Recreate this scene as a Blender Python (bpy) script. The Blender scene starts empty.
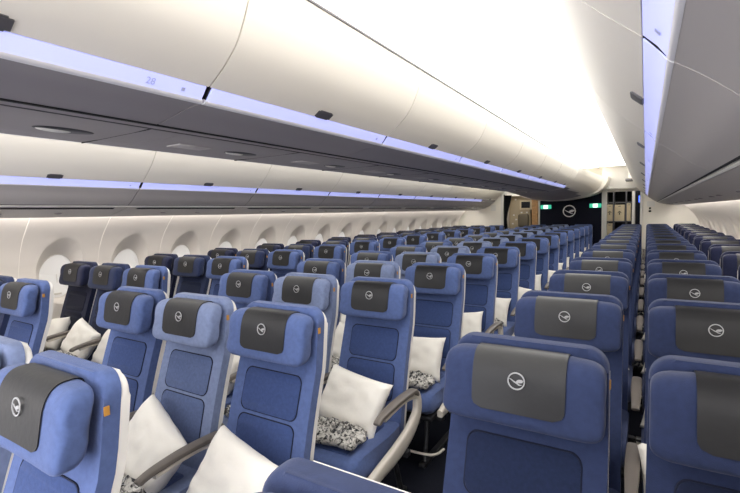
import bpy, bmesh, math, random
from mathutils import Vector, Matrix, noise
random.seed(7)
S = bpy.context.scene
COL = S.collection
# ------------------------------------------------------------------ camera
YAW, PITCH, ROLL = 0.552, 0.071, -0.025
cam_d = bpy.data.cameras.new('camera'); cam_d.sensor_width = 36; cam_d.lens = 448.22/740*36
cam_d.clip_start = .02
cam = bpy.data.objects.new('camera', cam_d); COL.objects.link(cam)
r0 = Vector((math.cos(YAW), math.sin(YAW), 0))
fwd = Vector((-math.sin(YAW)*math.cos(PITCH), math.cos(YAW)*math.cos(PITCH), -math.sin(PITCH)))
u0 = r0.cross(fwd)
c_, s_ = math.cos(ROLL), math.sin(ROLL)
R_ = c_*r0 + s_*u0; U_ = -s_*r0 + c_*u0
M = Matrix((R_, U_, -fwd)).transposed().to_4x4(); M.translation = Vector((1.82, 0, 1.57))
cam.matrix_world = M
S.camera = cam
# ------------------------------------------------------------------ world, exposure
w = bpy.data.worlds.new('world'); S.world = w; w.use_nodes = True
w.node_tree.nodes['Background'].inputs[0].default_value = (.95, .95, 1, 1)
w.node_tree.nodes['Background'].inputs[1].default_value = 2.0
S.view_settings.view_transform = 'Standard'; S.view_settings.look = 'None'
S.view_settings.gamma = 1; S.view_settings.use_curve_mapping = False
S.view_settings.exposure = 1.5
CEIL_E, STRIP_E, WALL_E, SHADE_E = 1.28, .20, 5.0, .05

# ------------------------------------------------------------------ materials
def lin(h):
    h = h.lstrip('#'); v = [int(h[i:i+2], 16)/255 for i in (0, 2, 4)]
    return tuple((x/12.92 if x <= .04045 else ((x+.055)/1.055)**2.4) for x in v)+(1,)
def mat(name, hexc, rough=.5, spec=.5, metal=0, emit=None, es=0, bump=0, bscale=400, var=0, vscale=8, sheen=0, bdist=.002):
    m = bpy.data.materials.new(name); m.use_nodes = True
    nt = m.node_tree; b = nt.nodes['Principled BSDF']
    col = lin(hexc)
    b.inputs['Base Color'].default_value = col
    b.inputs['Roughness'].default_value = rough
    b.inputs['Specular IOR Level'].default_value = spec
    b.inputs['Metallic'].default_value = metal
    if sheen: b.inputs['Sheen Weight'].default_value = sheen; b.inputs['Sheen Roughness'].default_value = .5
    if emit: b.inputs['Emission Color'].default_value = lin(emit); b.inputs['Emission Strength'].default_value = es
    tc = nt.nodes.new('ShaderNodeTexCoord')
    if var:
        n = nt.nodes.new('ShaderNodeTexNoise'); n.inputs['Scale'].default_value = vscale; n.inputs['Detail'].default_value = 4
        nt.links.new(tc.outputs['Object'], n.inputs['Vector'])
        rp = nt.nodes.new('ShaderNodeValToRGB')
        a = tuple(x*(1-var) for x in col[:3])+(1,); c = tuple(min(1, x*(1+var)) for x in col[:3])+(1,)
        rp.color_ramp.elements[0].color = a; rp.color_ramp.elements[1].color = c
        rp.color_ramp.elements[0].position = .3; rp.color_ramp.elements[1].position = .7
        nt.links.new(n.outputs[0], rp.inputs[0]); nt.links.new(rp.outputs[0], b.inputs['Base Color'])
    if bump:
        n = nt.nodes.new('ShaderNodeTexNoise'); n.inputs['Scale'].default_value = bscale; n.inputs['Detail'].default_value = 3
        nt.links.new(tc.outputs['Object'], n.inputs['Vector'])
        bp = nt.nodes.new('ShaderNodeBump'); bp.inputs['Strength'].default_value = bump; bp.inputs['Distance'].default_value = bdist
        nt.links.new(n.outputs[0], bp.inputs['Height']); nt.links.new(bp.outputs[0], b.inputs['Normal'])
    return m
FAB = {}
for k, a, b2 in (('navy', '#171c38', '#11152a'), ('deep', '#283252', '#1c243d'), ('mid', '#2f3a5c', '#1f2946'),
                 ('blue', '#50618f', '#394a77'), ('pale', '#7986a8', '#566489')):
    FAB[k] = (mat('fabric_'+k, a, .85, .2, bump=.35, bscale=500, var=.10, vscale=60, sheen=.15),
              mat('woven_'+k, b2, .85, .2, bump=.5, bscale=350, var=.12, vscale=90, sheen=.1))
M_SEAM = mat('fabric_seam', '#0f1730', .9)
M_LEATHER = mat('grey_leather', '#1e1e20', .45, .4, bump=.15, bscale=60, var=.10, vscale=14, bdist=.004)
M_LOGO = mat('logo_silver', '#a8a8aa', .5)
M_SHELL = mat('shell_plastic', '#e6e3dd', .4)
M_ARMBEIGE = mat('arm_plastic', '#cfc8bc', .4)
M_ARMCAP = mat('arm_cap', '#6b645e', .5, bump=.05)
M_FRAME = mat('seat_metal', '#3a3a3c', .4, metal=.6)
M_EMB = mat('emblem_white', '#ffffff', .5)
M_TAGY = mat('tag_ochre', '#c08a3c', .7)
M_PILLOW = mat('pillow_cotton', '#f2eee6', .9, .2, bump=.3, bscale=30, bdist=.006)
M_PTAG = mat('pillow_tag', '#3a3430', .8)
M_CREAM = mat('bin_cream', '#f2ece1', .38, .4)
M_CEIL = mat('ceiling_white', '#f7f5f0', .7, .2)
M_GLOW = mat('ceiling_added_glow', '#f7f5f0', .7, .2, emit='#fffdf8', es=CEIL_E)  # added emission: surfaces shine by themselves instead of being lit by coves
M_WALL = mat('sidewall_cream', '#e6dfd6', .5, .3)
M_GREY = mat('bin_grey', '#908a8c', .4, .4, bump=.05, bscale=900)
M_GREYS = mat('side_bin_grey', '#bab4b1', .4, .4, bump=.05, bscale=900)
M_GREY2 = mat('panel_grey', '#969091', .42, .4, bump=.05, bscale=900)
M_DARK = mat('gap_dark', '#121214', .8)
M_STRIP = mat('light_strip', '#cdd2fb', .4, emit='#a4acff', es=STRIP_E)
M_STRIPR = mat('strip_rim', '#e8e6ea', .3)
M_WLAMP = mat('wall_lamp', '#ffffff', .5, emit='#fffaf4', es=WALL_E)
M_LATCH = mat('latch_grey', '#5b595c', .35, metal=.3)
M_NUM = mat('number_grey', '#a9aed0', .6)
M_SHADE = mat('window_shade', '#f4f2ee', .6, emit='#ffffff', es=SHADE_E)
M_RIM = mat('window_rim', '#d8d2c8', .4)
M_CARPET = mat('carpet', '#14161f', .95, .1, bump=.6, bscale=300, var=.3, vscale=120)
M_NAVYWALL = mat('bulkhead_navy', '#070a20', .6, .2)
M_BEIGE = mat('galley_beige', '#b8a88c', .5)
M_BOX = mat('galley_box', '#d6c6a6', .6, var=.06)
M_INK = mat('galley_ink', '#2a2520', .7)
M_WOOD = mat('galley_wood', '#b98d5c', .5, var=.2, vscale=20)
M_BROWN = mat('galley_brown', '#6d6350', .5)
M_BLACK = mat('black_gloss', '#0a0a0c', .2)
M_CURT = mat('curtain_dark', '#20222c', .9)
M_GREEN = mat('sign_green', '#45c9a0', .5, emit='#45d3ac', es=.25)
M_SIGNW = mat('sign_white', '#f4fff8', .5, emit='#f0fff6', es=.6)
M_BLUEL = mat('blue_lamp', '#4060ff', .5, emit='#4a6cff', es=1.5)
def plastic_wrap():
    m = bpy.data.materials.new('wrapped_blanket'); m.use_nodes = True
    nt = m.node_tree; b = nt.nodes['Principled BSDF']
    tc = nt.nodes.new('ShaderNodeTexCoord')
    wv = nt.nodes.new('ShaderNodeTexNoise'); wv.inputs['Scale'].default_value = 26; wv.inputs['Distortion'].default_value = 1.8
    wv.inputs['Detail'].default_value = 5; wv.inputs['Roughness'].default_value = .6
    nt.links.new(tc.outputs['Object'], wv.inputs['Vector'])
    rp = nt.nodes.new('ShaderNodeValToRGB')
    e = rp.color_ramp.elements
    e[0].color = (.015, .015, .018, 1); e[0].position = .42; e[1].color = (.55, .53, .49, 1); e[1].position = .56
    nt.links.new(wv.outputs[0], rp.inputs[0]); nt.links.new(rp.outputs[0], b.inputs['Base Color'])
    b.inputs['Roughness'].default_value = .25
    return m
M_WRAP = plastic_wrap()

# ------------------------------------------------------------------ helpers
def link(name, bm, m, parent=None, smooth=True, loc=None, angle=.6):
    me = bpy.data.meshes.new(name)
    bmesh.ops.recalc_face_normals(bm, faces=bm.faces)
    bm.to_mesh(me); bm.free()
    for mm in (m if isinstance(m, (list, tuple)) else [m]): me.materials.append(mm)
    if smooth:
        me.shade_smooth()
        me.set_sharp_from_angle(angle=angle)
    o = bpy.data.objects.new(name, me); COL.objects.link(o)
    if parent: o.parent = parent
    if loc: o.location = loc
    return o
def empty(name, loc=(0, 0, 0), rz=0):
    o = bpy.data.objects.new(name, None); COL.objects.link(o); o.location = loc; o.rotation_euler = (0, 0, rz)
    o.empty_display_size = .1
    return o
def tag(o, label, cat, group=None):
    o['label'] = label; o['category'] = cat
    if group: o['group'] = group
    return o
def struct(o):
    o['kind'] = 'structure'; return o
def tree(o):
    return [c for c in bpy.data.objects if c.parent is o]
def box(bm, x0, x1, y0, y1, z0, z1, bev=0, seg=2):
    b = bmesh.new(); bmesh.ops.create_cube(b, size=1)
    for v in b.verts:
        v.co = Vector(((x0+x1)/2+v.co.x*(x1-x0), (y0+y1)/2+v.co.y*(y1-y0), (z0+z1)/2+v.co.z*(z1-z0)))
    if bev: bmesh.ops.bevel(b, geom=b.edges[:], offset=bev, segments=seg, affect='EDGES', profile=.5)
    add(bm, b)
def add(dst, src):
    me = bpy.data.meshes.new('tmp'); src.to_mesh(me); src.free(); dst.from_mesh(me); bpy.data.meshes.remove(me)
def rrect(w0, w1, z0, z1, r, n=5):
    """rounded rectangle outline, half widths w0 at the bottom and w1 at the top"""
    P = []
    rb, rt = (r if isinstance(r, tuple) else (r, r))
    for cx, cz, a0, rr in ((w0-rb, z0+rb, -90, rb), (w1-rt, z1-rt, 0, rt), (-w1+rt, z1-rt, 90, rt), (-w0+rb, z0+rb, 180, rb)):
        for i in range(n+1):
            a = math.radians(a0+90*i/n); P.append((cx+rr*math.cos(a), cz+rr*math.sin(a)))
    return P
def plate(P, y0, y1, bev, fn=None, cuts=(), seg=3, bev_back=False):
    """outline in XZ extruded from y0 (front, towards -Y) to y1, front edge rounded"""
    bm = bmesh.new()
    f = bm.faces.new([bm.verts.new((x, y0, z)) for x, z in P])
    back = [bm.verts.new((x, y1, z)) for x, z in P]
    fv = list(f.verts); n = len(P)
    for i in range(n): bm.faces.new((fv[i], fv[(i+1) % n], back[(i+1) % n], back[i]))
    bm.faces.new(back[::-1])
    ed = [e for e in bm.edges if all(abs(v.co.y-y0) < 1e-6 for v in e.verts)]
    if bev_back: ed += [e for e in bm.edges if all(abs(v.co.y-y1) < 1e-6 for v in e.verts)]
    if bev: bmesh.ops.bevel(bm, geom=ed, offset=bev, segments=seg, affect='EDGES', profile=.5)
    for z in cuts:
        bmesh.ops.bisect_plane(bm, geom=bm.verts[:]+bm.edges[:]+bm.faces[:], plane_co=(0, 0, z), plane_no=(0, 0, 1))
    if fn:
        for v in bm.verts: v.co = Vector(fn(*v.co))
    return bm
def sweep(path, w, h, n=8, pw=3.0, cap=True, axis=Vector((1, 0, 0))):
    """superellipse section swept along a path that lies in the YZ plane"""
    bm = bmesh.new(); rings = []
    for i, p in enumerate(path):
        p = Vector(p)
        a = Vector(path[max(i-1, 0)]); b = Vector(path[min(i+1, len(path)-1)])
        t = (b-a).normalized(); nrm = t.cross(axis).normalized()
        ww = w[i] if isinstance(w, (list, tuple)) else w; hh = h[i] if isinstance(h, (list, tuple)) else h
        ring = []
        for k in range(n*2):
            th = math.pi*k/n; c, s = math.cos(th), math.sin(th)
            x = math.copysign(abs(c)**(2/pw), c)*ww/2; y = math.copysign(abs(s)**(2/pw), s)*hh/2
            ring.append(bm.verts.new(p+axis*x+nrm*y))
        rings.append(ring)
    m = n*2
    for a, b in zip(rings, rings[1:]):
        for k in range(m): bm.faces.new((a[k], a[(k+1) % m], b[(k+1) % m], b[k]))
    if cap: bm.faces.new(rings[0]); bm.faces.new(rings[-1][::-1])
    return bm
def smoothpath(P, n=5):
    out = []
    for i in range(len(P)-1):
        p0 = Vector(P[max(i-1, 0)]); p1 = Vector(P[i]); p2 = Vector(P[i+1]); p3 = Vector(P[min(i+2, len(P)-1)])
        for k in range(n):
            t = k/n
            out.append(.5*((2*p1)+(-p0+p2)*t+(2*p0-5*p1+4*p2-p3)*t*t+(-p0+3*p1-3*p2+p3)*t**3))
    out.append(Vector(P[-1])); return out
def tube(bm, pts, r, n=8):
    """round bar along any path"""
    rings = []
    for i, p in enumerate(pts):
        p = Vector(p); t = (Vector(pts[min(i+1, len(pts)-1)])-Vector(pts[max(i-1, 0)])).normalized()
        u = t.cross(Vector((0, 0, 1)));
        if u.length < .1: u = t.cross(Vector((1, 0, 0)))
        u.normalize(); v = t.cross(u)
        rings.append([bm.verts.new(p+r*(math.cos(2*math.pi*k/n)*u+math.sin(2*math.pi*k/n)*v)) for k in range(n)])
    for a, b in zip(rings, rings[1:]):
        for k in range(n): bm.faces.new((a[k], a[(k+1) % n], b[(k+1) % n], b[k]))
    bm.faces.new(rings[0]); bm.faces.new(rings[-1][::-1])
def extrude_profile(prof, y0, y1, bm=None, thick=None, ny=1, closed=False):
    """open profile of (x,z) extruded along y as a thin solid sheet"""
    bm = bm or bmesh.new()
    P = [Vector((x, 0, z)) for x, z in prof]
    loop = P
    if thick:
        off = []
        for i, p in enumerate(P):
            t = (P[min(i+1, len(P)-1)]-P[max(i-1, 0)]).normalized(); nn = Vector((-t.z, 0, t.x)); off.append(p+nn*thick)
        loop = P+off[::-1]; closed = True
    rows = [[bm.verts.new((p.x, y0+(y1-y0)*j/ny, p.z)) for p in loop] for j in range(ny+1)]
    n = len(loop)
    for a, b in zip(rows, rows[1:]):
        for k in range(n if closed else n-1):
            bm.faces.new((a[k], a[(k+1) % n], b[(k+1) % n], b[k]))
    if closed: bm.faces.new(rows[0]); bm.faces.new(rows[-1][::-1])
    return bm

def crane_mark(bm, R, y, t, cx=0, cz=0, ring=.09):
    """ring with a flying crane inside, drawn in the XZ plane, facing -Y; built as thin relief"""
    def poly(P):
        a = [bm.verts.new((cx+x*R, y, cz+z*R)) for x, z in P]; b = [bm.verts.new((cx+x*R, y+t, cz+z*R)) for x, z in P]
        bm.faces.new(a); bm.faces.new(b[::-1]); n = len(P)
        for i in range(n): bm.faces.new((a[i], a[(i+1) % n], b[(i+1) % n], b[i]))
    n = 28; ri = 1-ring*1.6
    va = []
    for i in range(n):
        a = 2*math.pi*i/n
        va.append([bm.verts.new((cx+R*q*math.cos(a), yy, cz+R*q*math.sin(a))) for q, yy in ((1, y), (ri, y), (ri, y+t), (1, y+t))])
    for i in range(n):
        p, q = va[i], va[(i+1) % n]
        for k in range(4): bm.faces.new((p[k], p[(k+1) % 4], q[(k+1) % 4], q[k]))
    # neck and body, tail, wing
    poly([(-.86, .22), (-.62, .20), (-.30, .02), (-.05, -.10), (.12, -.12), (.30, -.30), (.52, -.36), (.66, -.34), (.50, -.44), (.28, -.44), (.02, -.28), (-.28, -.14), (-.60, .10)])
    poly([(-.06, -.11), (.08, .10), (.30, .20), (.60, .22), (.84, .10), (.66, -.02), (.80, .0), (.58, -.10), (.70, -.10), (.40, -.18), (.12, -.13)])

# ------------------------------------------------------------------ seat meshes
def lean(x, y, z):
    """bend of the seat back: y shift by height"""
    z_ = max(z, .35)
    s = .13*(z_-1.1) if z_ > .98 else .13*(-.12)+.27*(z_-.98)-.0
    s += -.012*math.sin(max(0, min(1, (z_-.42)/.55))*math.pi)      # slight lumbar bulge
    return (x, y+s, z)
HZ = 1.092
def head_profile(n=28, grow=0):
    P = []
    for i in range(n):
        a = 2*math.pi*i/n; c, s = math.cos(a), math.sin(a)
        y = math.copysign(abs(c)**.62, c)*(.043+grow); z = math.copysign(abs(s)**.48, s)*(.096+grow)
        # bottom of the cushion stands further out than the top
        y += -.012*(-s) if s < 0 else .012*s
        P.append((y+.046, HZ+z))
    return P
def headrest_bm(W=.206):
    bm = bmesh.new(); P = head_profile(); n = len(P); rings = []
    S_ = [-1, -.995, -.98, -.955, -.92, -.87, -.8, -.6, -.3, 0, .3, .6, .8, .87, .92, .955, .98, .995, 1]
    for s in S_:
        k = (1-abs(s)**9)**(1/2.2)
        inset = .036*(1-k)
        wing = -.010*abs(s)**3
        ring = []
        for y, z in P:
            dy, dz = y-.046, z-HZ
            L = math.hypot(dy, dz); q = max(.02, (L-inset*1.0)/L)
            ring.append(bm.verts.new(lean(s*W, .046+dy*q+wing, HZ+dz*q)))
        rings.append(ring)
    for a, b in zip(rings, rings[1:]):
        for k in range(n): bm.faces.new((a[k], a[(k+1) % n], b[(k+1) % n], b[k]))
    bm.faces.new(rings[0]); bm.faces.new(rings[-1][::-1])
    return bm
def cover_bm():
    # leather cover from low on the front, over the top and down the rear
    P = head_profile(72, .004); bm = bmesh.new()
    # order the points: start low front (angle ~205deg) going up over the top to the rear
    idx = sorted(range(72), key=lambda i: i)
    start = int(72*(197/360)); seq = [P[i] for i in range(start, 4, -1)]
    W = .119; m = 12; rows = []
    for j, (y, z) in enumerate(seq):
        row = []
        d = z-seq[0][1]
        r = .028
        inset = 0 if (j > 20 or d > r) else r-math.sqrt(max(0, r*r-(r-d)**2))
        for k in range(m+1):
            s = -1+2*k/m
            x = s*(W-inset)
            wing = -.010*abs(x/.206)**3
            row.append(bm.verts.new(lean(x, y+wing, z)))
        rows.append(row)
    for a, b in zip(rows, rows[1:]):
        for k in range(m): bm.faces.new((a[k], a[k+1], b[k+1], b[k]))
    bmesh.ops.recalc_face_normals(bm, faces=bm.faces)
    bmesh.ops.solidify(bm, geom=bm.faces[:], thickness=.0022)
    return bm
CUTS = [.42+.06*i for i in range(14)]
def seat_meshes():
    D = {}
    P = rrect(.216, .208, .36, 1.204, (.03, .055), 7)
    D['backrest'] = plate(P, .092, .134, .018, lean, CUTS)
    D['back_shell'] = plate(rrect(.2155, .2075, .30, 1.190, (.03, .054), 7), .1345, .158, .009, lean, CUTS, bev_back=True)
    D['back_insert_up'] = plate(rrect(.150, .150, .775, .935, .028, 6), .088, .10, .004, lean, [.82, .86, .9])
    D['back_insert_low'] = plate(rrect(.150, .150, .57, .755, .028, 6), .088, .10, .004, lean, [.62, .66, .71])
    for nm, a_, b_ in (('seam_up', .775, .935), ('seam_low', .57, .755)):
        Q = rrect(.1515, .1515, a_-.0015, b_+.0015, .0295, 6); bm = bmesh.new()
        tube(bm, [lean(x, .0905, z) for x, z in Q+Q[:1]], .0026, 6); D[nm] = bm
    D['headrest'] = headrest_bm(); D['cover'] = cover_bm()
    bm = bmesh.new(); crane_mark(bm, .0225, -.0058, .002, 0, 0)
    for v in bm.verts: v.co = Vector(lean(v.co.x, v.co.y, v.co.z+1.126))
    D['logo'] = bm
    # cushion: rounded front
    bm = bmesh.new()
    prof = [(-.06, .47), (-.20, .462), (-.34, .468), (-.46, .474), (-.515, .462), (-.54, .43), (-.54, .385), (-.50, .352), (-.30, .345), (-.06, .345)]
    rings = []
    for s in [-1, -.985, -.95, -.85, -.6, -.3, 0, .3, .6, .85, .95, .985, 1]:
        k = (1-(1-.86)*abs(s)**14); cy, cz = -.28, .41
        dz = .008*abs(s)**3
        rings.append([bm.verts.new((s*.222, cy+(y-cy)*k, cz+(z-cz)*k+dz)) for y, z in prof])
    for a, b in zip(rings, rings[1:]):
        for q in range(len(prof)): bm.faces.new((a[q], a[(q+1) % len(prof)], b[(q+1) % len(prof)], b[q]))
    bm.faces.new(rings[0]); bm.faces.new(rings[-1][::-1])
    D['cushion'] = bm
    # centre panel of the cushion
    bm = bmesh.new(); box(bm, -.15, .15, -.47, -.12, .462, .479, .006)
    D['cushion_panel'] = bm
    bm = bmesh.new()
    box(bm, -.22, .22, -.50, .02, .315, .345, .008)
    box(bm, -.25, .25, -.40, -.36, .285, .32, .006); box(bm, -.25, .25, -.06, -.02, .285, .32, .006)
    D['frame'] = bm
    bm = bmesh.new()
    tube(bm, [(0, -.38, .30), (0, -.40, .15), (0, -.43, .02)], .016); tube(bm, [(0, -.04, .30), (0, .02, .15), (0, .06, .02)], .016)
    box(bm, -.022, .022, -.48, .10, 0, .022, .005)
    D['leg'] = bm
    bm = bmesh.new(); tube(bm, smoothpath([(-.24, -.36, .09), (-.2, -.46, .09), (0, -.48, .09), (.2, -.46, .09), (.24, -.36, .09)], 4), .008)
    D['bar'] = bm
    cap = smoothpath([(0, .03, .600), (0, 0, .632), (0, -.10, .640), (0, -.22, .638), (0, -.33, .626), (0, -.385, .610)], 4)
    n = len(cap)
    D['arm_cap'] = sweep(cap, [.036+.014*math.sin(math.pi*min(1, i/(n-1)*1.1+.05)) for i in range(n)], [.022]+[.028]*(n-2)+[.014], 6, 3)
    lo = smoothpath([(0, .05, .56), (0, .02, .595), (0, -.10, .618), (0, -.22, .616), (0, -.32, .606)], 4)
    D['arm_under'] = sweep(lo, .030, .022, 6, 3)
    loop = smoothpath([(0, .028, .608), (0, .042, .565), (0, .030, .50), (0, -.06, .435), (0, -.20, .395), (0, -.36, .375), (0, -.47, .365)], 5)
    n = len(loop)
    D['arm_side'] = sweep(loop, [.036]*n, [.042+.045*math.sin(math.pi*(i/(n-1))**1.3) for i in range(n)], 7, 4)
    bm = bmesh.new(); box(bm, -.0015, .0015, -.006, .007, -.011, .011)
    D['tag'] = bm
    M = {}
    for k, b in D.items():
        me = bpy.data.meshes.new(k); bmesh.ops.recalc_face_normals(b, faces=b.faces); b.to_mesh(me); b.free(); me.shade_smooth(); me.set_sharp_from_angle(angle=.7); M[k] = me
    return M
SM = seat_meshes()
def inst(name, key, m, parent, loc=(0, 0, 0)):
    """object using a shared seat mesh; material on the object slot"""
    o = bpy.data.objects.new(name, SM[key])
    if not SM[key].materials: SM[key].materials.append(None)
    COL.objects.link(o); o.parent = parent; o.location = loc
    o.material_slots[0].link = 'OBJECT'; o.material_slots[0].material = m
    return o
def make_seat(col, left_arm, right_arm):
    """arms: None, 'mid' or 'aisle'"""
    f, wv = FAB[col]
    t = empty('airline_seat')
    inst('backrest', 'backrest', f, t); inst('back_shell', 'back_shell', M_SHELL, t)['label'] = 'white plastic back shell'
    i1 = inst('back_insert', 'back_insert_up', wv, t); i2 = inst('back_insert', 'back_insert_low', wv, t)
    inst('seam', 'seam_up', M_SEAM, i1); inst('seam', 'seam_low', M_SEAM, i2)
    inst('headrest', 'headrest', f, t)
    c = inst('headrest_cover', 'cover', M_LEATHER, t); c['label'] = 'grey leather headrest cover'
    inst('logo', 'logo', M_LOGO, c)['label'] = 'silver ring with a flying crane'
    s = inst('seat_cushion', 'cushion', f, t); inst('cushion_panel', 'cushion_panel', wv, s)
    fr = inst('seat_frame', 'frame', M_FRAME, t); inst('baggage_bar', 'bar', M_ARMBEIGE, fr)
    inst('leg', 'leg', M_FRAME, t, (-.14, 0, 0)); inst('leg', 'leg', M_FRAME, t, (.14, 0, 0))
    x, y, z = lean(.2115, .098, 1.12)
    inst('fabric_tag', 'tag', M_TAGY, t, (x, y, z))['label'] = 'small ochre fabric tag'
    for sgn, kind in ((-1, left_arm), (1, right_arm)):
        if not kind: continue
        x = .255 if kind == 'mid' else .262
        a = inst('armrest', 'arm_cap', M_ARMCAP, t, (sgn*x, 0, 0)); inst('arm_bracket', 'arm_under', M_ARMBEIGE, a)
        if kind == 'aisle': inst('arm_side_panel', 'arm_side', M_ARMBEIGE, a, (0, 0, 0))
    return t
def dup(root):
    r = root.copy(); COL.objects.link(r)
    for ch in tree(root):
        c = ch.copy(); COL.objects.link(c); c.parent = r
        for g in tree(ch):
            d = g.copy(); COL.objects.link(d); d.parent = c
    return r

# ------------------------------------------------------------------ the setting
Y0, Y1 = -2.6, 12.9
bm = bmesh.new(); box(bm, -2.92, 2.92, Y0, 17, -.04, 0)
struct(link('floor', bm, M_CARPET, smooth=False))
# ceiling over each aisle: panel between the bins, glow added for cove light
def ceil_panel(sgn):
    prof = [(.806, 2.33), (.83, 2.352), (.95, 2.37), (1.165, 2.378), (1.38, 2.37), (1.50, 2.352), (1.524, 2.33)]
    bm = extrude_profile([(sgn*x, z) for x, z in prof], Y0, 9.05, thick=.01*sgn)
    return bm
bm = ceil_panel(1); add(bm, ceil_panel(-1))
struct(link('ceiling', bm, M_GLOW))
bm = bmesh.new()
box(bm, -2.9, 2.9, 9.0, 17, 2.62, 2.66)                  # higher ceiling over the door area
box(bm, .60, 1.55, 9.05, 9.08, 2.37, 2.63); box(bm, -1.55, -.60, 9.05, 9.08, 2.37, 2.63)
box(bm, 1.53, 1.55, 9.06, 12.9, 2.32, 2.63); box(bm, -1.55, -1.53, 9.06, 12.9, 2.32, 2.63)
struct(link('ceiling', bm, M_CEIL, smooth=False))
bm = bmesh.new()
for q in (-1, 1):
    for x in (.803, 1.527): box(bm, q*x-.003, q*x+.003, Y0, 9.04, 2.322, 2.330)
JOINT = bm
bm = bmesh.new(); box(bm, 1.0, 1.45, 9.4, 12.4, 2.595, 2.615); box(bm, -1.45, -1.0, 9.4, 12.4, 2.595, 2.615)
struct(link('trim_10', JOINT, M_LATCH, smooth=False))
struct(link('trim_1', bm, M_GLOW, smooth=False))  # glowing slabs added to brighten the door area

# side walls with window recesses
WP = .667; WY0 = 2.045-WP*6; NWIN = 23
def wall_x(z):
    T = [(1.64, 2.53), (1.60, 2.57), (1.52, 2.65), (1.42, 2.74), (1.30, 2.81), (1.15, 2.86), (.95, 2.88), (.7, 2.88), (.4, 2.87), (0, 2.86)]
    for (a, xa), (b, xb) in zip(T, T[1:]):
        if z >= b: return xa+(xb-xa)*(a-z)/(a-b)
    return T[-1][1]
def wall_panel(bm, yc, sgn, blank=False):
    hw = WP/2-.002; ztop, zb = 1.64, .02
    cz = 1.10; N = 48
    def rect(a):
        c, s = math.cos(a), math.sin(a)
        k = min(hw/abs(c) if abs(c) > 1e-9 else 1e9, ((ztop-cz) if s > 0 else (cz-zb))/abs(s) if abs(s) > 1e-9 else 1e9)
        return c*k, cz+s*k
    # angles that hit corners exactly
    A = sorted([2*math.pi*i/N for i in range(N)]+[math.atan2(ztop-cz, hw), math.pi-math.atan2(ztop-cz, hw), 2*math.pi-math.atan2(cz-zb, hw), math.pi+math.atan2(cz-zb, hw)])
    rings = []
    # funnel: inner shade opening, outer opening, then blend to the rectangle
    ia, ib, icz = .148, .205, 1.06
    oa, ob, ocz = .205, .315, 1.115
    for t in (0, .15, .4, .7, .92, 1.0):
        a_, b_, c__ = ia+(oa-ia)*t, ib+(ob-ib)*t, icz+(ocz-icz)*t
        depth = .085*(1-t)**1.0
        rings.append([bm.verts.new((sgn*(wall_x(c__+b_*math.sin(a))+depth+(0 if t == 1 else 0)), yc+a_*math.cos(a), c__+b_*math.sin(a))) for a in A])
    for t in (.06, .2, .45, .7, 1):
        ring = []
        for a in A:
            ex, ez = oa*math.cos(a), ocz+ob*math.sin(a); rx, rz = rect(a)
            y, z = ex+(rx-ex)*t, ez+(rz-ez)*t
            ring.append(bm.verts.new((sgn*wall_x(z), yc+y, z)))
        rings.append(ring)
    n = len(A)
    for p, q in zip(rings, rings[1:]):
        for k in range(n): bm.faces.new((p[k], p[(k+1) % n], q[(k+1) % n], q[k]))
def shade(yc, sgn, k):
    x = sgn*(wall_x(1.06)+.083); n = 32
    bm = bmesh.new()
    ringp = [(yc+.152*math.cos(2*math.pi*i/n), 1.06+.209*math.sin(2*math.pi*i/n)) for i in range(n)]
    xo = lambda z: sgn*(wall_x(z)+.084)
    a = [bm.verts.new((xo(z), y, z)) for y, z in ringp]; b = [bm.verts.new((xo(z)+sgn*.006, y, z)) for y, z in ringp]
    bm.faces.new(a); bm.faces.new(b[::-1])
    for i in range(n): bm.faces.new((a[i], a[(i+1) % n], b[(i+1) % n], b[i]))
    o = struct(link('window_%d' % k, bm, M_SHADE, smooth=False))
    bm = bmesh.new(); pts = [(xo(z)-sgn*.003, y, z) for y, z in ringp]; pts.append(pts[0])
    tube(bm, pts, .004, 6); link('window_frame', bm, M_RIM, o)
    bm = bmesh.new(); box(bm, min(x-sgn*.004, x+sgn*.002), max(x-sgn*.004, x+sgn*.002), yc-.0015, yc+.0015, 1.0, 1.25)
    box(bm, min(x-sgn*.008, x+sgn*.002), max(x-sgn*.008, x+sgn*.002), yc-.03, yc+.03, .885, .90, .002)
    link('shade_pull', bm, M_RIM, o)
k = 1
for sgn, nm in ((-1, 'left'), (1, 'right')):
    bm = bmesh.new()
    for i in range(NWIN-1):
        yc = WY0+WP*i
        if yc > 12.3: break
        wall_panel(bm, yc, sgn)
        if yc > -1.4: shade(yc, sgn, k); k += 1
    struct(link('wall_'+nm, bm, M_WALL, angle=.5))
    bm = bmesh.new(); box(bm, min(sgn*2.98, sgn*3.02), max(sgn*2.98, sgn*3.02), Y0, 17, 0, 2.66)
    struct(link('wall_'+nm, bm, M_CREAM, smooth=False))
    # wash light along the top of the side wall
    bm = bmesh.new(); box(bm, min(sgn*2.432, sgn*2.515), max(sgn*2.432, sgn*2.515), Y0, 12.6, 1.640, 1.650)
    o = link('trim_%d' % (2 if sgn < 0 else 3), bm, M_WLAMP, smooth=False); struct(o)

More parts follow.
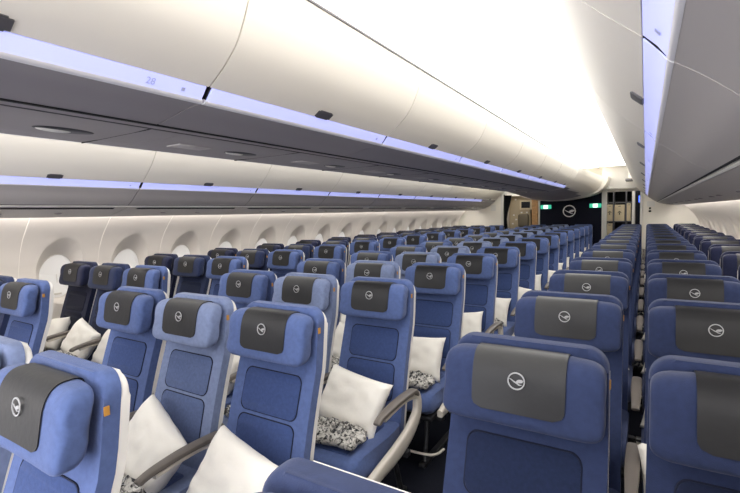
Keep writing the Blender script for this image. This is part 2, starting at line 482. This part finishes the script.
# ------------------------------------------------------------------ overhead bins
def curve_prof(P, n=6): return [(p.x, p.y) for p in smoothpath([Vector((x, z, 0)) for x, z in P], n)]
def text_mesh(body, size, name):
    cu = bpy.data.curves.new(name, 'FONT'); cu.body = body; cu.size = size; cu.align_x = 'CENTER'; cu.align_y = 'CENTER'
    ob = bpy.data.objects.new(name, cu); COL.objects.link(ob)
    dg = bpy.context.evaluated_depsgraph_get(); me = bpy.data.meshes.new_from_object(ob.evaluated_get(dg))
    bpy.data.objects.remove(ob); return me
def on_plane(me, origin, right, up, m, name, parent):
    right = right.normalized(); up = up.normalized(); n = right.cross(up)
    T = Matrix((right, up, n)).transposed().to_4x4(); T.translation = origin
    me.transform(T); me.materials.clear(); me.materials.append(m)
    o = bpy.data.objects.new(name, me); COL.objects.link(o); o.parent = parent; return o
ORD = ['first', 'second', 'third', 'fourth', 'fifth', 'sixth', 'seventh', 'eighth', 'ninth', 'tenth', 'eleventh', 'twelfth', 'thirteenth', 'fourteenth', 'fifteenth']
def bin_module(kind, sgn, y0, y1, label, group, lit=True, number=None):
    """kind 'centre' or 'side'; sgn side of the cabin"""
    t = empty('overhead_bin', (0, 0, 0)); tag(t, label, 'overhead bin', group)
    g = .004
    if kind == 'centre':
        door = curve_prof([(.800, 2.325), (.780, 2.235), (.725, 2.125), (.655, 2.055), (.582, 2.004)])
        strip = [(.582, 2.002), (.566, 1.981), (.551, 1.964)]
        rim = curve_prof([(.553, 1.965), (.545, 1.957), (.533, 1.955)], 3)
        low = curve_prof([(.533, 1.957), (.46, 1.952), (.38, 1.936), (.288, 1.918)])
    else:
        door = curve_prof([(1.530, 2.325), (1.545, 2.245), (1.595, 2.12), (1.69, 1.995), (1.808, 1.888)])
        strip = [(1.810, 1.886), (1.833, 1.862), (1.848, 1.840)]
        rim = curve_prof([(1.847, 1.842), (1.852, 1.835), (1.859, 1.831)], 3)
        low = curve_prof([(1.859, 1.832), (1.910, 1.795), (1.97, 1.745), (2.035, 1.705)])
    def sh(name, prof, m, th=.012, a=y0+g, b=y1-g):
        s2 = (1 if kind == 'centre' else -1)*sgn
        bm = extrude_profile([(sgn*x, z) for x, z in prof], a, b, thick=th*s2*-1)
        return link(name, bm, m, t)
    d = sh('door', door, M_CREAM, a=y0+.003, b=y1-.003)
    st = sh('light_strip', strip, M_STRIP if lit else M_GREY, a=y0+.012, b=y1-.012)
    if lit: st['label'] = 'pale blue lit strip'
    sh('strip_rim', rim, M_STRIPR)
    sh('lower_panel', low, M_GREY if kind == 'centre' else M_GREYS, a=y0+.003, b=y1-.003)['label'] = 'grey lower panel'
    # dark joint at the module end
    if kind == 'centre':
        poly = [(sgn*x, z) for x, z in [(.79, 2.32)]+[(x-.008, z) for x, z in door[1:-1]]+[(.572, 2.0), (.543, 1.966), (.46, 1.96), (.37, 1.946), (.285, 1.93), (.1, 1.95), (.1, 2.32)]]
    else:
        poly = [(sgn*x, z) for x, z in [(1.54, 2.32)]+[(x+.006, z+.003) for x, z in door[1:-1]]+[(1.812, 1.888), (1.848, 1.846), (1.912, 1.803), (1.977, 1.753), (2.04, 1.714), (2.4, 1.72), (2.4, 2.32)]]
    bm = bmesh.new()
    a = [bm.verts.new((x, y0+.006, z)) for x, z in poly]; b = [bm.verts.new((x, y1-.006, z)) for x, z in poly]; n = len(poly)
    bm.faces.new(a); bm.faces.new(b[::-1])
    for i in range(n): bm.faces.new((a[i], a[(i+1) % n], b[(i+1) % n], b[i]))
    link('bin_body', bm, M_DARK, t, smooth=False)
    # latch at the lower edge of the door
    ym = (y0+y1)/2
    P0 = Vector(door[-3]); P1 = Vector(door[-1]); u = (P1-P0).normalized(); nn = Vector((u.y, -u.x))
    if kind == 'centre': nn = -Vector((u.y, -u.x)) if Vector((u.y, -u.x)).x < 0 else Vector((u.y, -u.x))
    else: nn = Vector((u.y, -u.x)) if Vector((u.y, -u.x)).x < 0 else -Vector((u.y, -u.x))
    q = Vector(door[-1])-u*.020
    bm = bmesh.new(); bmesh.ops.create_cube(bm, size=1)
    bmesh.ops.bevel(bm, geom=bm.edges[:], offset=.12, segments=2, affect='EDGES')
    for v in bm.verts:
        a_, b_, c__ = v.co.x*.042, v.co.y*.10, v.co.z*.010
        v.co = Vector((sgn*(q.x+u.x*a_+nn.x*c__), ym+b_, q.y+u.y*a_+nn.y*c__))
    link('latch', bm, M_LATCH, d)
    # seat-row number and pictogram on the strip
    if lit:
        p = Vector(strip[1]); uu = (Vector(strip[0])-Vector(strip[2])).normalized(); up = Vector((sgn*uu.x, 0, uu.y))
        nv = (1 if kind == 'centre' else -1)*sgn
        right = Vector((0, 1 if nv > 0 else -1, 0)); nrm = right.cross(up)
        if number:
            o = on_plane(text_mesh(number, .030, 'n'), Vector((sgn*p.x, y1-.20, p.y))+nrm*.002, right, up, M_NUM, 'row_number', st)
        bm = bmesh.new(); box(bm, -.006, .006, -.006, .006, 0, .001)
        me = bpy.data.meshes.new('sign'); bm.to_mesh(me); bm.free()
        on_plane(me, Vector((sgn*p.x, y1-.09, p.y))+nrm*.001, right, up, M_NUM, 'seat_marker', st)
    return t
cy0 = 1.022-1.2*3
for sgn, sn in ((1, 'right'), (-1, 'left')):
    for i in range(11):
        a = cy0+1.2*i; b = min(a+1.2, 8.85)
        if b-a < .4: break
        if sgn > 0:
            wh = 'nearest the camera' if i == 2 else ('%s behind the camera' % ('just' if i == 1 else 'far') if i < 2 else '%s from the camera' % ORD[i-2])
            lb = 'cream curved centre overhead bin beside the right aisle, %s' % wh
        else:
            wh = '%s from the front' % ORD[i]; lb = 'cream overhead bin on the far side of the centre row, %s' % wh
        if sgn < 0 and i < 2: continue
        bin_module('centre', sgn, a, b, lb, 'centre overhead bins over the %s aisle' % sn, lit=(b < 9.6), number='28' if i == 3-1 and sgn > 0 else None)
for sgn, sn in ((-1, 'left'), (1, 'right')):
    step = 1.33 if sgn < 0 else 1.2
    for i in range(13):
        a = (2.25-1.33*3 if sgn < 0 else 1.0-1.2*3)+step*i; b = min(a+step, 12.75)
        if b-a < .4: break
        wall = 'left window wall' if sgn < 0 else 'right window wall'
        k0 = 2 if sgn < 0 else 2
        wh = '%s from the camera' % ORD[i-k0] if i >= k0 else '%s of its row at the front' % ORD[i]
        bin_module('side', sgn, a, b, 'cream overhead bin above the %s, %s' % (wall, wh), 'overhead bins above the %s' % wall, lit=(b < 12.0))
# passenger service panels under the centre bins
def service_panel(y0, y1, label, group, side=None):
    t = empty('service_panel'); tag(t, label, 'service panel', group)
    if side is None:
        prof = [(-.288, 1.921), (-.27, 1.914), (-.12, 1.910), (.12, 1.910), (.27, 1.914), (.288, 1.921)]
        bm = extrude_profile(prof, y0+.002, y1-.002, thick=.01); link('panel', bm, M_GREY2, t)
        bm = bmesh.new(); box(bm, .276, .290, y0, y1, 1.914, 1.926); link('dark_joint', bm, M_DARK, t, smooth=False)
        bm = bmesh.new(); box(bm, .235, .237, y0, y1, 1.9095, 1.914)
        link('panel_seam', bm, M_LATCH, t, smooth=False)
        for lx in (-.02,):
            ly = y0+.52; n = 24; bm = bmesh.new()
            a = [bm.verts.new((lx+.050*math.cos(2*math.pi*i/n), ly+.10*math.sin(2*math.pi*i/n), 1.9085)) for i in range(n)]
            b = [bm.verts.new((lx+.058*math.cos(2*math.pi*i/n), ly+.11*math.sin(2*math.pi*i/n), 1.9135)) for i in range(n)]
            bm.faces.new(a); bm.faces.new(b[::-1])
            for i in range(n): bm.faces.new((a[i], a[(i+1) % n], b[(i+1) % n], b[i]))
            u = link('reading_light', bm, M_FRAME, t)
            bm = bmesh.new()
            bmesh.ops.create_uvsphere(bm, u_segments=20, v_segments=10, radius=1, matrix=Matrix.Translation((lx-.016, ly-.03, 1.909)) @ Matrix.Diagonal((.016, .06, .008, 1)))
            link('lens', bm, M_SHELL, u)
            bm = bmesh.new(); box(bm, lx-.05, lx+.05, y0+.12, y0+.30, 1.9065, 1.912, .003)
            link('call_panel', bm, M_GREYS, t)
        bm = bmesh.new(); box(bm, -.27, .235, y0+.70, y0+.702, 1.9092, 1.914); link('cross_seam', bm, M_DARK, t, smooth=False)
    else:
        sgn = side
        prof = [(2.058, 1.688), (2.07, 1.682), (2.16, 1.660), (2.30, 1.628), (2.42, 1.612), (2.425, 1.635)]
        bm = extrude_profile([(sgn*x, z) for x, z in prof], y0+.002, y1-.002, thick=.01*sgn); link('panel', bm, M_GREYS, t)
        bm = extrude_profile([(sgn*2.030, 1.712), (sgn*2.046, 1.702)], y0, y1, thick=.012*sgn); link('dark_joint', bm, M_DARK, t, smooth=False)
        bm = extrude_profile([(sgn*2.044, 1.694), (sgn*2.053, 1.688)], y0, y1, thick=.014*sgn); link('joint_trim', bm, M_SHELL, t, smooth=False)['label'] = 'thin white joint strip'  # bright highlight on the seam, put in as a white strip
        if sgn < 0:      # slotted air outlet
            bm = extrude_profile([(sgn*2.065, 1.686), (sgn*2.10, 1.6755)], y0+.10, y1-.10, thick=-.003*sgn)
            gr = link('air_grille', bm, M_LATCH, t, smooth=False)
            bm = bmesh.new(); yy = y0+.11
            while yy < y1-.11:
                box(bm, min(sgn*2.067, sgn*2.098), max(sgn*2.067, sgn*2.098), yy, yy+.004, 1.672, 1.683); yy += .012
            link('slats', bm, M_DARK, gr, smooth=False)
        for dy in (-.2, .2):
            bm = bmesh.new(); bmesh.ops.create_uvsphere(bm, u_segments=12, v_segments=8, radius=1, matrix=Matrix.Translation((sgn*2.24, (y0+y1)/2+dy, 1.641)) @ Matrix.Diagonal((.022, .03, .006, 1)))
            link('reading_light', bm, M_GREY, t)
for i in range(14):
    a = .33-.85*2+.85*i; b = min(a+.85, 8.87)
    if b-a < .3: break
    service_panel(a, b, 'grey reading-light panel under the centre bins, %s' % (('%s from the camera' % ORD[i-2]) if i >= 2 else 'near the front, %s' % ORD[i]), 'service panels under the centre bins')
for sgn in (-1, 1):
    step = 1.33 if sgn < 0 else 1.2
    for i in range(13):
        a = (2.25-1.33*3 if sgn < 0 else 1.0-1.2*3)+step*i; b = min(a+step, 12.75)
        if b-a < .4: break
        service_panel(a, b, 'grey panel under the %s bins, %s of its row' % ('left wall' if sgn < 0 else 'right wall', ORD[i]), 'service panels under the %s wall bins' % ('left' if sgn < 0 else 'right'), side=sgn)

# ------------------------------------------------------------------ end of the cabin
# curved fairing that closes the centre bins: lofts from the bin section to an arch
def arch(y, wtop=.98, zb=1.78, n=28, ztop=2.30):
    P = []
    for i in range(n+1):
        s = -1+2*i/n
        a = math.pi*(.5+.5*s)      # 0..pi
        x = -wtop*math.cos(a); z = ztop-(ztop-zb)*math.sin(a)**.75
        P.append(Vector((x, y, z)))
    return P
def binsec(y, n=28):
    half = [(.800, 2.325), (.780, 2.235), (.725, 2.125), (.655, 2.055), (.582, 2.003), (.553, 1.965), (.50, 1.954), (.40, 1.938), (.30, 1.920), (.22, 1.912), (.12, 1.910), (0, 1.910)]
    hp = curve_prof(half, 8); L = [0]
    for a, b in zip(hp, hp[1:]): L.append(L[-1]+math.hypot(a[0]-b[0], a[1]-b[1]))
    out = []
    for i in range(n//2+1):
        d = L[-1]*i/(n//2); k = max(j for j in range(len(L)) if L[j] <= d+1e-9); k = min(k, len(L)-2)
        t = (d-L[k])/(L[k+1]-L[k]); out.append((hp[k][0]+(hp[k+1][0]-hp[k][0])*t, hp[k][1]+(hp[k+1][1]-hp[k][1])*t))
    right = out; left = [(-x, z) for x, z in out]
    seq = left+right[::-1][1:]
    return [Vector((x, y, z)) for x, z in seq]
bm = bmesh.new()
A, B = binsec(8.87), arch(11.5)
rows = [[bm.verts.new(a.lerp(b, (t if True else t*t)*1.0)*1 if True else a) for a, b in zip(A, B)] for t in (0, .15, .35, .6, .85, 1)]
# band and soffit behind
for y, dz, dw in ((11.52, -.0, .01), (11.72, .0, .01), (11.74, .02, 0), (13.3, .06, -.02)):
    rows.append([bm.verts.new(p) for p in [Vector((q.x, q.y, q.z+dz)) for q in arch(y, 1.06+dw)]])
for a, b in zip(rows, rows[1:]):
    for i in range(len(a)-1): bm.faces.new((a[i], a[i+1], b[i+1], b[i]))
bm.faces.ensure_lookup_table()
for f in bm.faces:
    c = f.calc_center_median()
    if abs(c.x) < .56 and c.y < 11.2: f.material_index = 1
struct(link('trim_4', bm, [M_CREAM, M_GREY], angle=.5))

bm = bmesh.new(); box(bm, -.97, .97, 11.5, 13.3, 2.285, 2.30); box(bm, -.79, .79, 8.95, 11.5, 2.30, 2.31); struct(link('trim_7', bm, M_CREAM, smooth=False))
bm = bmesh.new(); box(bm, -1.7, 1.76, 13.28, 13.34, 2.0, 2.62); struct(link('wall_rear_top', bm, M_CREAM, smooth=False))
bm = bmesh.new(); box(bm, -.8, .8, 9.5, 12.6, 2.60, 2.615); struct(link('trim_8', bm, M_GLOW, smooth=False))  # added glow above the fairing, brightens the far end
bm = bmesh.new(); box(bm, -1.55, -.9, 13.6, 15.2, 2.595, 2.61); box(bm, .95, 1.6, 13.45, 15.2, 2.595, 2.61); box(bm, .9, 1.7, 13.5, 13.8, 2.30, 2.32); box(bm, -1.6, -.9, 13.05, 13.25, 2.15, 2.16); struct(link('trim_9', bm, M_GLOW, smooth=False))  # glowing slabs added to light up the galley and doorways
# partitions left and right with the aisle openings, navy bulkhead in the middle
bm = bmesh.new(); box(bm, 1.72, 2.98, Y1, Y1+.06, 0, 2.66); struct(link('wall_right_rear', bm, M_CREAM, smooth=False))
bm = bmesh.new(); box(bm, -2.98, -1.66, Y1, Y1+.06, 0, 2.66); struct(link('wall_left_rear', bm, M_CREAM, smooth=False))
bm = bmesh.new(); box(bm, .86, 1.74, Y1-.02, Y1+.06, 2.06, 2.10, .006); box(bm, .86, 1.74, Y1+.02, Y1+.06, 2.10, 2.66)
box(bm, -1.68, -.70, Y1-.02, Y1+.06, 2.04, 2.08, .006); box(bm, -1.68, -.7, Y1+.02, Y1+.06, 2.08, 2.66)
box(bm, 1.70, 1.75, Y1-.03, Y1+.07, 0, 2.08, .006); box(bm, -1.70, -1.64, Y1-.03, Y1+.07, 0, 2.06, .006)
struct(link('trim_5', bm, M_SHELL, smooth=False))
bm = bmesh.new(); box(bm, -.72, .83, 13.3, 13.36, 0, 1.98); struct(link('wall_rear', bm, M_NAVYWALL, smooth=False))
bm = bmesh.new(); box(bm, .83, .95, 13.27, 13.40, 0, 2.6, .01); box(bm, -.76, -.72, 13.27, 13.40, 0, 2.6, .01)
struct(link('trim_6', bm, M_SHELL, smooth=False))
bm = bmesh.new(); crane_mark(bm, .165, 13.292, .008, .04, 1.53, .11)
tag(link('crane_emblem', bm, M_EMB, smooth=False), 'white ring with a flying crane on the dark navy bulkhead', 'emblem')
for x, lb in ((-.56, 'left'), (.68, 'right')):
    t = empty('exit_sign', (x, 13.28, 1.66)); tag(t, 'green and white running-man exit sign %s of the crane emblem' % lb, 'exit sign', 'exit signs on the navy bulkhead')
    bm = bmesh.new(); box(bm, -.14, .14, -.02, .02, -.055, .055, .006); link('sign_box', bm, M_GREEN, t)
    bm = bmesh.new(); box(bm, -.058, .058, -.024, -.020, -.048, .048); pnl = link('white_panel', bm, M_SIGNW, t, smooth=False)
    bm = bmesh.new()
    tube(bm, [(-.012, -.026, .008), (.004, -.026, .018), (.012, -.026, -.004), (.0, -.026, -.014), (-.008, -.026, -.034)], .004, 6)
    tube(bm, [(.012, -.026, -.004), (.024, -.026, -.018), (.022, -.026, -.034)], .004, 6)
    bmesh.ops.create_uvsphere(bm, u_segments=8, v_segments=6, radius=.007, matrix=Matrix.Translation((.008, -.026, .032)))
    link('running_figure', bm, M_GREEN, pnl)
# small things on the partitions
def wallsign(x, z, w_, h_, lb):
    bm = bmesh.new(); box(bm, x-w_/2, x+w_/2, Y1-.012, Y1, z-h_/2, z+h_/2, .004); tag(link('wall_placard', bm, M_SHELL, smooth=False), lb, 'placard')
wallsign(1.92, 1.66, .16, .13, 'small white placard on the right rear partition')
wallsign(-1.92, 1.67, .15, .17, 'small white placard on the left rear partition')
t = empty('wall_switch', (1.905, Y1, 1.52)); tag(t, 'two small dark buttons below the placard on the right partition', 'switch')
bm = bmesh.new(); bmesh.ops.create_uvsphere(bm, u_segments=12, v_segments=8, radius=.025, matrix=Matrix.Translation((0, 0, .035)) @ Matrix.Diagonal((1, .4, 1, 1))); link('button', bm, M_BLACK, t)
bm = bmesh.new(); bmesh.ops.create_uvsphere(bm, u_segments=12, v_segments=8, radius=.025, matrix=Matrix.Translation((0, 0, -.035)) @ Matrix.Diagonal((1.2, .4, 1, 1))); link('button', bm, M_BLACK, t)
# ---- galley behind the right opening
bm = bmesh.new(); box(bm, -2.98, 2.98, 15.4, 15.46, 0, 2.66); struct(link('wall_galley', bm, M_DARK, smooth=False))
g = empty('galley_unit', (1.3, 14.3, 0)); tag(g, 'dark galley rack with open compartments seen through the right doorway', 'galley')
bm = bmesh.new(); box(bm, -.42, .20, .35, .40, 0, 2.2); link('back_panel', bm, M_DARK, g, smooth=False)
bm = bmesh.new()
for z in (.78, 1.20, 1.72, 2.12): box(bm, -.42, .20, -.30, .40, z, z+.025)
link('shelf', bm, M_LATCH, g, smooth=False)
bm = bmesh.new()
for x in (-.42, -.25, .05): box(bm, x, x+.025, -.30, .38, 0, 2.14)
link('divider', bm, M_LATCH, g, smooth=False)
bm = bmesh.new(); box(bm, .20, .27, -.36, .40, 0, 2.16, .01); link('side_post', bm, M_SHELL, g, smooth=False)
def container(x0, x1, z0, z1, y, lb, arrow=True):
    t = empty('galley_container', ((x0+x1)/2, y, z0)); tag(t, lb, 'galley container', 'beige containers in the galley')
    hw, h = (x1-x0)/2, z1-z0
    bm = bmesh.new(); box(bm, -hw, hw, 0, .35, 0, h, .008); link('body', bm, M_BOX, t, smooth=False)
    if arrow:
        s = .05; bm = bmesh.new()
        for P in ([(-.25, -1), (.25, -1), (.2, .3), (-.2, .3)], [(-1, .0), (0, 1.2), (1, .0), (.6, 0), (0, .75), (-.6, 0)]):
            a = [bm.verts.new((p[0]*s, -.003, h*.5+p[1]*s)) for p in P]; b = [bm.verts.new((p[0]*s, -.0005, h*.5+p[1]*s)) for p in P]
            bm.faces.new(a); bm.faces.new(b[::-1])
            for i in range(len(P)): bm.faces.new((a[i], a[(i+1) % len(P)], b[(i+1) % len(P)], b[i]))
        link('arrow_mark', bm, M_INK, t, smooth=False)
    bm = bmesh.new(); box(bm, -.03, .03, -.012, 0, h-.05, h-.035, .002); link('latch', bm, M_LATCH, t)
container(.91, 1.04, 1.226, 1.68, 13.98, 'narrow beige container with an arrow at the left of the galley shelf')
container(1.09, 1.33, 1.226, 1.67, 13.98, 'wide beige container with an arrow in the middle of the galley shelf')
container(1.38, 1.475, 1.226, 1.70, 13.98, 'slim beige container beside the pale galley post', False)
container(.91, 1.04, .806, 1.16, 13.98, 'beige container on the lower left galley shelf', False)
bm = bmesh.new(); box(bm, 1.63, 1.90, 14.2, 14.25, 0, 2.4); struct(link('wall_galley_side', bm, M_NAVYWALL, smooth=False))
bm = bmesh.new(); box(bm, 1.655, 1.675, 14.18, 14.2, 1.72, 1.90, .004); tag(link('blue_indicator_lamp', bm, M_BLUEL), 'small blue lamp on the navy panel right of the galley', 'lamp')
# service box above the right opening
t = empty('ceiling_monitor', (1.5, 12.62, 2.30)); tag(t, 'grey folded monitor housing hanging above the right doorway', 'monitor')
bm = bmesh.new(); box(bm, -.11, .11, -.15, .15, -.08, -.02, .01); link('housing', bm, M_LATCH, t)
bm = bmesh.new(); box(bm, -.05, .05, -.05, .05, -.03, .315, .006); link('bracket', bm, M_CREAM, t)
# ---- left doorway: monument with screen, curtain, wooden post
t = empty('crew_monument', (-1.2, 13.42, 0)); tag(t, 'beige crew cabinet with small screen seen through the left doorway', 'cabinet')
bm = bmesh.new(); box(bm, -.40, .20, 0, .5, 0, 2.3, .01); link('body', bm, M_BEIGE, t, smooth=False)
bm = bmesh.new(); box(bm, -.10, .24, -.03, 0, 1.60, 1.87, .01); s = link('screen_frame', bm, M_BOX, t)
bm = bmesh.new(); box(bm, -.05, .19, -.035, -.03, 1.65, 1.83); link('screen', bm, M_BLACK, s, smooth=False)
bm = bmesh.new(); box(bm, -.14, .16, -.08, 0, 1.10, 1.47, .05, 4); link('folded_seat', bm, M_BROWN, t)
bm = bmesh.new()
for x, z in ((-.22, 1.9), (-.27, 1.45), (-.2, 1.32), (-.05, 1.52), (.1, 1.52), (-.3, 1.2)): box(bm, x-.025, x+.025, -.012, 0, z-.02, z+.02, .004)
link('button_plate', bm, M_SHELL, t)
bm = bmesh.new(); box(bm, -.96, -.80, 13.38, 13.9, 0, 2.3, .01)
tag(link('wooden_post', bm, M_WOOD, smooth=False), 'light wooden end post between crew cabinet and navy bulkhead', 'post')
bm = bmesh.new(); box(bm, -1.62, -1.60, 13.1, 13.9, 0, 2.3); struct(link('wall_entry', bm, M_CREAM, smooth=False))
# curtain gathered at the left edge of the doorway
bm = bmesh.new(); n = 40; lo, hi = [], []
zt = [2.02, 1.8, 1.55, 1.35, 1.0, .5, .08]; wd = [.20, .16, .09, .06, .09, .12, .14]
rows = []
for z, wdt in zip(zt, wd):
    rows.append([bm.verts.new((-1.635+wdt*i/n, 13.02+.022*math.sin(i*1.3), z)) for i in range(n+1)])
for a, b in zip(rows, rows[1:]):
    for i in range(n): bm.faces.new((a[i], a[i+1], b[i+1], b[i]))
bmesh.ops.solidify(bm, geom=bm.faces[:], thickness=.003)
tag(link('curtain', bm, M_CURT), 'dark curtain gathered at the left edge of the left doorway', 'curtain')

# ------------------------------------------------------------------ seats
P_ = .817; RY = .354
SX = {'C': (-.51, 0, .524), 'R': (1.538, 2.041, 2.551), 'L': (-2.585, -2.075, -1.565)}
DY = {'C': .094, 'R': 0, 'L': .008}
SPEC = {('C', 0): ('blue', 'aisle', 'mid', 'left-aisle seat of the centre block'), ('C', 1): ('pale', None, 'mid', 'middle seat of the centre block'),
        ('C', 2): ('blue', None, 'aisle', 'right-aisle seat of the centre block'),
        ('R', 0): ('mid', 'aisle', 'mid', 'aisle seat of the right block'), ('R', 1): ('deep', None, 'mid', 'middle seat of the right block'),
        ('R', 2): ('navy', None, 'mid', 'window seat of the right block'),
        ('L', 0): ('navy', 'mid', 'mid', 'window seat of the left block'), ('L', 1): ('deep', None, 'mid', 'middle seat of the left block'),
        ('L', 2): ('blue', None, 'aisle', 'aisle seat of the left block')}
CN = {'navy': 'dark navy', 'deep': 'deep blue', 'mid': 'medium blue', 'blue': 'light blue', 'pale': 'pale grey-blue'}
NR = 15
FIRST = {('C', 0): 1, ('R', 1): 1, ('R', 2): 4, ('L', 0): 2, ('L', 1): 1, ('L', 2): 1}
def roww(key, r):
    f = FIRST.get(key, 0)
    if r < f: return 'outside the view, %s from the front' % ORD[r]
    if r == f: return 'frontmost one in view'
    if r-f <= 8 and r <= 9: return '%s in view from the front' % ORD[r-f]
    q = NR-1-r
    return 'rearmost, nearest the end wall' if q == 0 else '%s from the end wall' % ORD[q]
PIL = {('C', 0): (2, 4), ('C', 1): (1, 2, 3), ('C', 2): range(1, 15), ('R', 0): (2, 3, 4, 5, 6, 7), ('R', 1): (2, 3, 4, 5, 8, 9), ('L', 0): (2, 8), ('L', 1): (2, 7), ('L', 2): (2,)}
BLK = {('C', 1): (1, 2, 3), ('C', 2): (2, 3, 4, 5, 6, 7, 8), ('R', 0): (2, 3, 4), ('R', 1): (2, 3, 4), ('L', 0): (2,), ('L', 1): (2,)}
def pillow_bm():
    bm = bmesh.new(); n = 22; W, H, T = .20, .150, .058
    def pt(i, j, s):
        u, v = -1+2*i/n, -1+2*j/n
        pin = 1-.075*(1-abs(u)**2.5)*abs(v)**6; pin2 = 1-.075*(1-abs(v)**2.5)*abs(u)**6
        x = W*u*pin2; y = H*v*pin
        h = T*((1-u**4)*(1-v**4))**.5
        wr = .010*noise.noise(Vector((u*2.5, v*2.5, 3)))+.006*noise.noise(Vector((u*6, v*1.5, 9)))*max(0, 1-abs(v))+.007*math.sin((u+v)*9)*max(0, abs(u*v)-.15)
        return (x, y, s*max(0, h+wr*min(1, h/.02)))
    g = {}
    for s in (1, -1):
        for i in range(n+1):
            for j in range(n+1):
                edge = i in (0, n) or j in (0, n)
                if edge and s == -1: g[s, i, j] = g[1, i, j]
                else: g[s, i, j] = bm.verts.new(pt(i, j, s))
        for i in range(n):
            for j in range(n): bm.faces.new((g[s, i, j], g[s, i+1, j], g[s, i+1, j+1], g[s, i, j+1]))
    return bm
def blanket_bm(seed):
    bm = bmesh.new(); n = 26; g = {}
    for s in (1, -1):
        for i in range(n+1):
            for j in range(n+1):
                edge = i in (0, n) or j in (0, n)
                if edge and s == -1: g[s, i, j] = g[1, i, j]; continue
                u, v = -1+2*i/n, -1+2*j/n
                nx = noise.noise(Vector((u*1.5+seed, v*1.5, 0)))*.03; ny = noise.noise(Vector((u*1.5, v*1.5+seed, 5)))*.03
                h = .034*((1-u**4)*(1-v**4))**.4
                if s == 1: h *= 1+.8*noise.noise(Vector((u*3+seed, v*3, 1)))+.7*noise.noise(Vector((u*8+seed, v*8, 2)))
                g[s, i, j] = bm.verts.new((u*.165+nx, v*.095+ny, .034+(h if s == 1 else -.9*h)))
        for i in range(n):
            for j in range(n): bm.faces.new((g[s, i, j], g[s, i+1, j], g[s, i+1, j+1], g[s, i, j+1]))
    return bm
def ptag_bm():
    bm = bmesh.new(); box(bm, .14, .17, .085, .10, .028, .031); return bm
proto = {}
WS = {('C', 0): 'centre-block left-aisle seat', ('C', 1): 'centre-block middle seat', ('C', 2): 'centre-block right-aisle seat', ('R', 0): 'right-block aisle seat', ('R', 1): 'right-block middle seat', ('R', 2): 'right-block window seat', ('L', 0): 'left-block window seat', ('L', 1): 'left-block middle seat', ('L', 2): 'left-block aisle seat'}
pil0 = empty('pillow'); link('cushion', pillow_bm(), M_PILLOW, pil0, angle=3.2); link('care_tag', ptag_bm(), M_PTAG, pil0)['label'] = 'small dark care tag'
bl0 = [link('wrapped_blanket', blanket_bm(k*3.7), M_WRAP, angle=3.2) for k in range(3)]
used = set()
TILT = {('C', 2, 1): -12, ('C', 1, 1): -24, ('C', 2, 2): -8, ('C', 2, 3): 3, ('L', 1, 1): -10, ('L', 1, 2): -15, ('L', 0, 2): 10}
for (blk, c), (colr, la, ra, who) in SPEC.items():
    for r in range(NR):
        if (blk, c) not in proto:
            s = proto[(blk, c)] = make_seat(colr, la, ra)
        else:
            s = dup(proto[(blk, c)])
        x = SX[blk][c]; y = RY+P_*r+DY[blk]
        s.location = (x, y, 0)
        tag(s, '%s %s, %s' % (CN[colr], who, roww((blk, c), r)), 'airline seat', 'airline seats in rows')
        # pillow and blanket left on the cushion
        rnd = random.Random(blk+str(c)+str(r))
        if r in PIL.get((blk, c), ()):
            if 'pil' not in used: p = pil0; used.add('pil')
            else: p = dup(pil0)
            sp = math.radians(TILT.get((blk, c, r), rnd.uniform(-16, 10)))
            T = Matrix.Rotation(math.radians(60), 4, 'X') @ Matrix.Rotation(sp, 4, 'Z')
            p.rotation_euler = T.to_euler()
            p.location = (x+(.005 if r == 1 else -.02)+rnd.uniform(-.012, .012), y-.185, (.580 if r == 1 and blk == 'C' else .590)+.02*abs(math.sin(sp)))
            tag(p, 'white pillow, %s, %s' % (WS[blk, c], roww((blk, c), r)), 'pillow', 'white pillows on the seats')
        if r in BLK.get((blk, c), ()):
            k = rnd.randrange(3)
            if 'bl%d' % k not in used: b = bl0[k]; used.add('bl%d' % k)
            else: b = bl0[k].copy(); COL.objects.link(b)
            b.location = (x+.01, y-.385, .477); b.rotation_euler = (0, 0, math.radians(rnd.uniform(-14, 14)))
            tag(b, 'wrapped grey blanket, %s, %s' % (WS[blk, c], roww((blk, c), r)), 'blanket', 'wrapped blankets on the seats')
for k in range(3):
    if 'bl%d' % k not in used: bpy.data.objects.remove(bl0[k])
